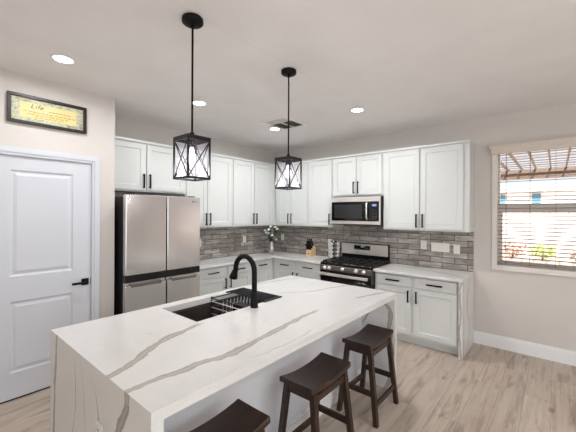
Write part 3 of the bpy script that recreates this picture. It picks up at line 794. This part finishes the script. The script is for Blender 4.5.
# ------------------------------------------------------------ window and blind
def window():
    x0, x1, z0, z1 = WX0, WX1, WZ0, WZ1
    m = MB(); f = .045
    m.box(x0+.0005, x0+f*.6, .05, .105, z0+.0005, z1-.0005).box(x1-f*.6, x1-.0005, .05, .105, z0+.0005, z1-.0005).box(x0, x1, .05, .105, z0+.0005, z0+.03).box(x0, x1, .05, .105, z1-.03, z1-.0005)
    w = struct(m.build('window_1', M_casing), 'white vinyl single-hung window behind the blind')
    B(x0+.028, x1-.028, .06, .10, 1.695, 1.795).box(x0+.028, x0+.055, .062, .085, z0+.031, 1.695).box(x1-.055, x1-.028, .062, .085, z0+.031, 1.695).box(x0+.055, x1-.055, .062, .085, z0+.031, z0+.06).build('sash', M_casing, w)
    B(x0+.03, x1-.03, .088, .092, 1.796, z1-.031).box(x0+.056, x1-.056, .072, .076, z0+.061, 1.694).build('pane', M_pane, w)
    c = MB()
    c.box(x0-.048, x0-.0005, -.016, -.0005, z0-.05, z1+.001).box(x1+.0005, x1+.048, -.016, -.0005, z0-.05, z1+.001).box(x0-.0005, x1+.0005, -.016, -.0005, z0-.05, z0-.0005)
    c.box(x0-.0005, x0+.006, -.016, .05, z0, z1).box(x1-.006, x1+.0005, -.016, .05, z0, z1).box(x0+.006, x1-.006, -.016, .05, z0-.0005, z0+.006)
    c.box(x0-.05, x1+.05, -.024, -.0005, z0-.054, z0-.05)
    struct(c.build('trim_4', M_casing), 'white casing around the window')
window()
def blind():
    t = thing('window_blind', 'white horizontal slat blind with a valance on the window', 'blind', ((WX0+WX1)/2, .02, WZ0))
    m = MB(); ya, yb = -.075, -.0005; xa, xb = WX0-.07, WX1+.07     # crown valance
    prof = [(-.0008, 2.405), (-.050, 2.405), (-.052, 2.44), (-.062, 2.46), (-.066, 2.482), (-.078, 2.50), (-.078, 2.51), (-.0008, 2.51)]
    l = [m.bm.verts.new((xa+(.02 if q[1] < 2.47 else 0), q[0]-.017 if q[0] < -.01 else q[0]-.0165, q[1])) for q in prof]
    r = [m.bm.verts.new((xb-(.02 if q[1] < 2.47 else 0), q[0]-.017 if q[0] < -.01 else q[0]-.0165, q[1])) for q in prof]
    k = len(prof)
    for i in range(k): m.bm.faces.new((l[i], l[(i+1) % k], r[(i+1) % k], r[i]))
    m.bm.faces.new(l); m.bm.faces.new(r[::-1])
    m.build('valance', plain('valance_beige', (214, 203, 192), .55, var=.02), t)
    s = MB(); z = WZ0+.055; i = 0
    while z < 2.44:
        a = math.radians(4)
        s.bm.verts.ensure_lookup_table(); n0 = len(s.bm.verts); s.box(WX0+.012, WX1-.012, -.003, .046, z, z+.003)
        vs = s.bm.verts[:][n0:]; bmesh.ops.rotate(s.bm, verts=vs, cent=(0, .0215, z), matrix=Matrix.Rotation(math.radians(10), 3, 'X'))
        z += .0465
    s.box(WX0+.012, WX1-.012, 0, .044, WZ0+.012, WZ0+.028)
    s.build('slats', M_slat, t)
    for x in (3.865, 4.10, 4.335, 4.57, 4.80):
        MB().tube([(x, -.006, WZ0+.02), (x, -.006, 2.44)], .0018, 6).tube([(x, .049, WZ0+.02), (x, .049, 2.44)], .0018, 6).build('ladder_cord', plain('cord_grey', (120, 114, 108), .7), t)
    B(WX0+.01, WX1-.01, -.004, .048, 2.42, 2.458).build('headrail', M_slat, t)
blind()

# ------------------------------------------------------------ counter objects
# vase and flowers
V = (.38, -.47, .9145)
t = tag(MB().lathe([(0, 0), (.036, 0), (.046, .03), (.050, .11), (.040, .18), (.030, .215), (.036, .24), (.032, .24), (.026, .215), (0, .2)], V).build('vase', M_vase), 'slim grey metallic vase in the corner of the counter', 'vase')
rd = random.Random(11)
heads = [(-.075, .03, .30), (-.055, .0, .285), (-.02, -.02, .36), (.055, .03, .355), (.075, .0, .335), (.02, -.045, .24), (.06, -.03, .225), (-.035, .05, .33), (.01, .04, .27), (-.095, .01, .32)]
for i, (a, b, h) in enumerate(heads):
    # spread sideways as seen from the room (along the corner diagonal's normal)
    hx, hy = V[0]+a*1.05+b*.3, V[1]+a*.75-b*.5
    t = thing('white_flower', 'small white flower on a leafy stem in the corner vase', 'flower', (V[0], V[1], V[2]+.205), 'white flowers in the corner vase')
    h = .215+(h-.21)*1.75+.03; top = (hx, hy, V[2]+h)
    MB().tube([(V[0]+a*.05, V[1], V[2]+.205), (V[0]+(hx-V[0])*.3, V[1]+(hy-V[1])*.3, V[2]+.205+(h-.205)*.5), top], .002, 6).build('stem', M_leaf, t)
    m = MB()
    for k in range(6):
        an = k*PI/3+rd.random(); m.blob((top[0]+.016*math.cos(an), top[1]+.016*math.sin(an)*.8, top[2]+.012*math.sin(an)), .013, 1, 1, .8, 1, .1)
    m.blob(top, .009, sub=1)
    m.build('petals', M_petal, t)
    m = MB()
    for k in range(16):
        f = rd.uniform(.25, 1.0); px = V[0]+(hx-V[0])*f; py = V[1]+(hy-V[1])*f; pz = V[2]+.205+(h-.205)*f - rd.uniform(0, .03)
        d = Vector((rd.uniform(-1, 1), rd.uniform(-1, 1), rd.uniform(-.6, .6))).normalized()*rd.uniform(.03, .06)
        sd = d.cross(Vector((0, 0, 1))).normalized()*.014; p = Vector((px, py, pz)); nn = Vector((0, 0, .003))
        m.quad(p, p+d*.5+sd, p+d, p+d*.5-sd+nn)
    m.build('leaves', M_leaf, t)
# knife block
def knives():
    K = (1.045, -.17, .9145)
    t = thing('knife_block', 'pale wooden knife block on the back counter', 'knife block', K)
    m = MB(); wdt = .052
    prof = [(-.07, 0), (.07, 0), (.07, .155), (.02, .19), (-.07, .105)]      # (depth y, z)
    l = [m.bm.verts.new((K[0]-wdt, K[1]+a, K[2]+b)) for a, b in prof]; r = [m.bm.verts.new((K[0]+wdt, K[1]+a, K[2]+b)) for a, b in prof]
    for i in range(5): m.bm.faces.new((l[i], l[(i+1) % 5], r[(i+1) % 5], r[i]))
    m.bm.faces.new(l); m.bm.faces.new(r[::-1]); m.build('block', M_block, t)
    MB().box(K[0]-.012, K[0]+.012, K[1]-.0715, K[1]-.0705, K[2]+.035, K[2]+.06).build('emblem', M_red, t)
    n = Vector((0, -.35, .94)).normalized()
    for row, (f, L, ks) in enumerate(((.12, .11, 4), (.45, .13, 4), (.8, .145, 3))):
        for k in range(ks):
            x = K[0]-wdt*.75+k*(wdt*1.5)/(ks-1); p = Vector((x, K[1]-.07+.09*f, K[2]+.105+.085*f))+n*.0008
            q = MB().tube([p, p+n*.012, p+n*(L*.6), p+n*L], [.007, .012, .011, .013], 8).build('kitchen_knife', M_black)
            tag(q, 'black-handled kitchen knife standing in the wooden knife block', 'knife', 'knives in the wooden block')
knives()
# spice rack
def spice():
    X, Y, Z = 1.488, -.13, .9145
    t = thing('spice_rack', 'black and chrome spice carousel between knife block and range', 'spice rack', (X, Y, Z))
    MB().lathe([(0, 0), (.085, 0), (.085, .012), (0, .012)], (X, Y, Z)).build('base', M_chrome, t)
    MB().box(X-.028, X+.028, Y-.028, Y+.028, Z+.0125, Z+.285, .003).build('core', M_black, t)
    MB().lathe([(0, 0), (.05, 0), (.05, .008), (0, .012)], (X, Y, Z+.2857)).tube([(X, Y, Z+.297), (X, Y, Z+.31)], .006).build('top_cap', M_chrome, t)
    m = MB()
    for sx in (-1, 1):
        for sy in (-1, 1): m.box(X+sx*.031-.003, X+sx*.031+.003, Y+sy*.031-.003, Y+sy*.031+.003, Z+.0125, Z+.285)
    m.build('rails', M_chrome, t)
    for ang in (0, 1, 2, 3):
        d = Vector([(0, -1, 0), (1, 0, 0), (-1, 0, 0), (0, 1, 0)][ang])
        if ang == 3: continue
        for k in range(4):
            z = Z+.045+k*.066; c = Vector((X, Y, z)); e = thing('spice_jar', ['glass spice jar with bright lid on the room side of the spice carousel', 'glass spice jar with bright lid on the range side of the spice carousel', 'glass spice jar with bright lid on the knife-block side of the spice carousel'][ang], 'jar', tuple(c+d*.03), 'spice jars on the carousel')
            MB().tube([c+d*.036, c+d*.075], .027, 16).build('jar', M_spice, e)
            MB().tube([c+d*.0753, c+d*.095], .031, 16).build('lid', M_lid, e, 'bright metal lid')
spice()

# ------------------------------------------------------------ outside
M_gravel = plain('gravel', (205, 192, 178), .9, var=.3, scale=14)
struct(B(-16, 24, .13, 26, -.2, -.1).build('ground', M_gravel), 'pale gravel yard')
def blocks(name, c1, c2, mort):
    t = NT(name); p = t.pos(); s = t.sep(p)
    br = t.n('ShaderNodeTexBrick'); t.lk(t.comb(s[0], s[2]), br.inputs['Vector']); br.inputs['Scale'].default_value = 1
    br.inputs['Brick Width'].default_value = .4; br.inputs['Row Height'].default_value = .2; br.inputs['Mortar Size'].default_value = .012
    br.inputs['Color1'].default_value = srgb(*c1); br.inputs['Color2'].default_value = srgb(*c2); br.inputs['Mortar'].default_value = srgb(*mort)
    t.base(br.outputs['Color'], .9); return t.m
tag(B(-12, 20, 7.0, 7.2, -.1, 1.72).box(-12, 20, 6.97, 7.23, 1.72, 1.80).build('block_fence', blocks('block_wall', (236, 218, 208), (240, 226, 218), (206, 184, 174))), 'pinkish block fence across the yard', 'fence')
def house():
    t = thing('neighbour_house', 'cream house beyond the fence with white-framed windows', 'house', (6, 14, -.1))
    B(-6, 14, 12, 18, -.1, 2.66).build('wall', plain('stucco', (250, 248, 246), .9), t)
    m = MB(); vs = [m.bm.verts.new(p) for p in ((-6.4, 11.7, 2.62), (14.4, 11.7, 2.62), (14.4, 15, 3.25), (-6.4, 15, 3.25), (-6.4, 18.3, 2.62), (14.4, 18.3, 2.62))]
    m.bm.faces.new((vs[0], vs[1], vs[2], vs[3])); m.bm.faces.new((vs[3], vs[2], vs[5], vs[4])); m.bm.faces.new((vs[0], vs[4], vs[5], vs[1])); m.bm.faces.new((vs[0], vs[3], vs[4])); m.bm.faces.new((vs[1], vs[5], vs[2]))
    m.build('roof', blocks('tile_roof', (216, 186, 178), (204, 172, 164), (245, 238, 236)), t)
    for x in (2.35, 3.56, 5.0, 7.2):
        wdw = B(x-.05, x+.35, 11.94, 11.99, 2.04, 2.59).build('window', M_white, t)
        B(x, x+.30, 11.92, 11.938, 2.09, 2.54).build('pane', plain('far_glass', (96, 140, 160), .1), wdw)
house()
def patio():
    t = thing('patio_cover', 'brown timber patio cover with open lattice roof outside the window', 'patio cover', (5, 2.2, -.1))
    M_beam = plain('brown_beam', (112, 88, 72), .8, var=.15)
    B(1.5, 9.5, 3.60, 3.72, 2.41, 2.60).build('beam', M_beam, t)
    B(1.5, 9.5, .16, .22, 2.60, 2.72).build('ledger', M_beam, t)
    for x in (1.7, 9.2): B(x, x+.12, 3.6, 3.72, -.1, 2.41).build('post', M_beam, t)
    for k in range(33):
        x = 1.6+k*.24; B(x, x+.022, .22, 4.0, 2.601, 2.66).build('rafter', M_beam, t)
    m = MB()
    for k in range(11): m.box(1.5, 9.5, .4+k*.34, .43+k*.34, 2.662, 2.68)
    m.build('lattice', M_beam, t)
patio()
tag(B(-2, 14, 4.75, 4.95, -.1, .52).build('planter_wall', plain('planter_white', (232, 224, 214), .8)), 'low white planter wall below the bushes outside', 'wall')
tag(B(-2, 14, 4.952, 6.9, -.1, .50).build('planter_soil', plain('soil', (205, 180, 160), .95, var=.3, scale=20)), 'raised bed of brown earth behind the low planter wall', 'soil')
def bush(x, y, z, r, mat, lb, seed):
    rd = random.Random(seed); m = MB()
    for k in range(300):
        d = Vector((rd.gauss(0, 1), rd.gauss(0, 1), rd.gauss(0, 1))).normalized(); rr = r*rd.uniform(.55, 1)
        p = Vector((x+d.x*rr, y+d.y*rr, z+r*.75+d.z*rr*.75)); a = Vector((rd.uniform(-1, 1), rd.uniform(-1, 1), rd.uniform(-.3, 1))).normalized()*r*.22
        b = a.cross(d).normalized()*r*.07
        m.quad(p, p+a*.5+b, p+a, p+a*.5-b)
    t = thing('bush', lb, 'bush', (x, y, z))
    m.build('leaves', mat, t); MB().tube([(x, y, z), (x+.02, y, z+r)], [.03, .01], 8).build('trunk', plain('bark', (110, 86, 66), .9), t)
bush(4.08, 5.5, .502, .30, plain('lime_leaf', (176, 196, 60), .7, var=.25), 'bright lime green bush in the raised bed', 1)
bush(4.78, 5.5, .502, .22, plain('dry_leaf', (132, 100, 84), .8, var=.2), 'dry brown bush right of the green bush', 2)
bush(3.45, 5.7, .502, .34, plain('pink_leaf', (196, 150, 136), .8, var=.2), 'pinkish dry shrub left of the green bush', 4)

# drop helper leftovers
for o in bpy.data.objects:
    if o.type == 'EMPTY' and not any(q.parent == o for q in bpy.data.objects): bpy.data.objects.remove(o)
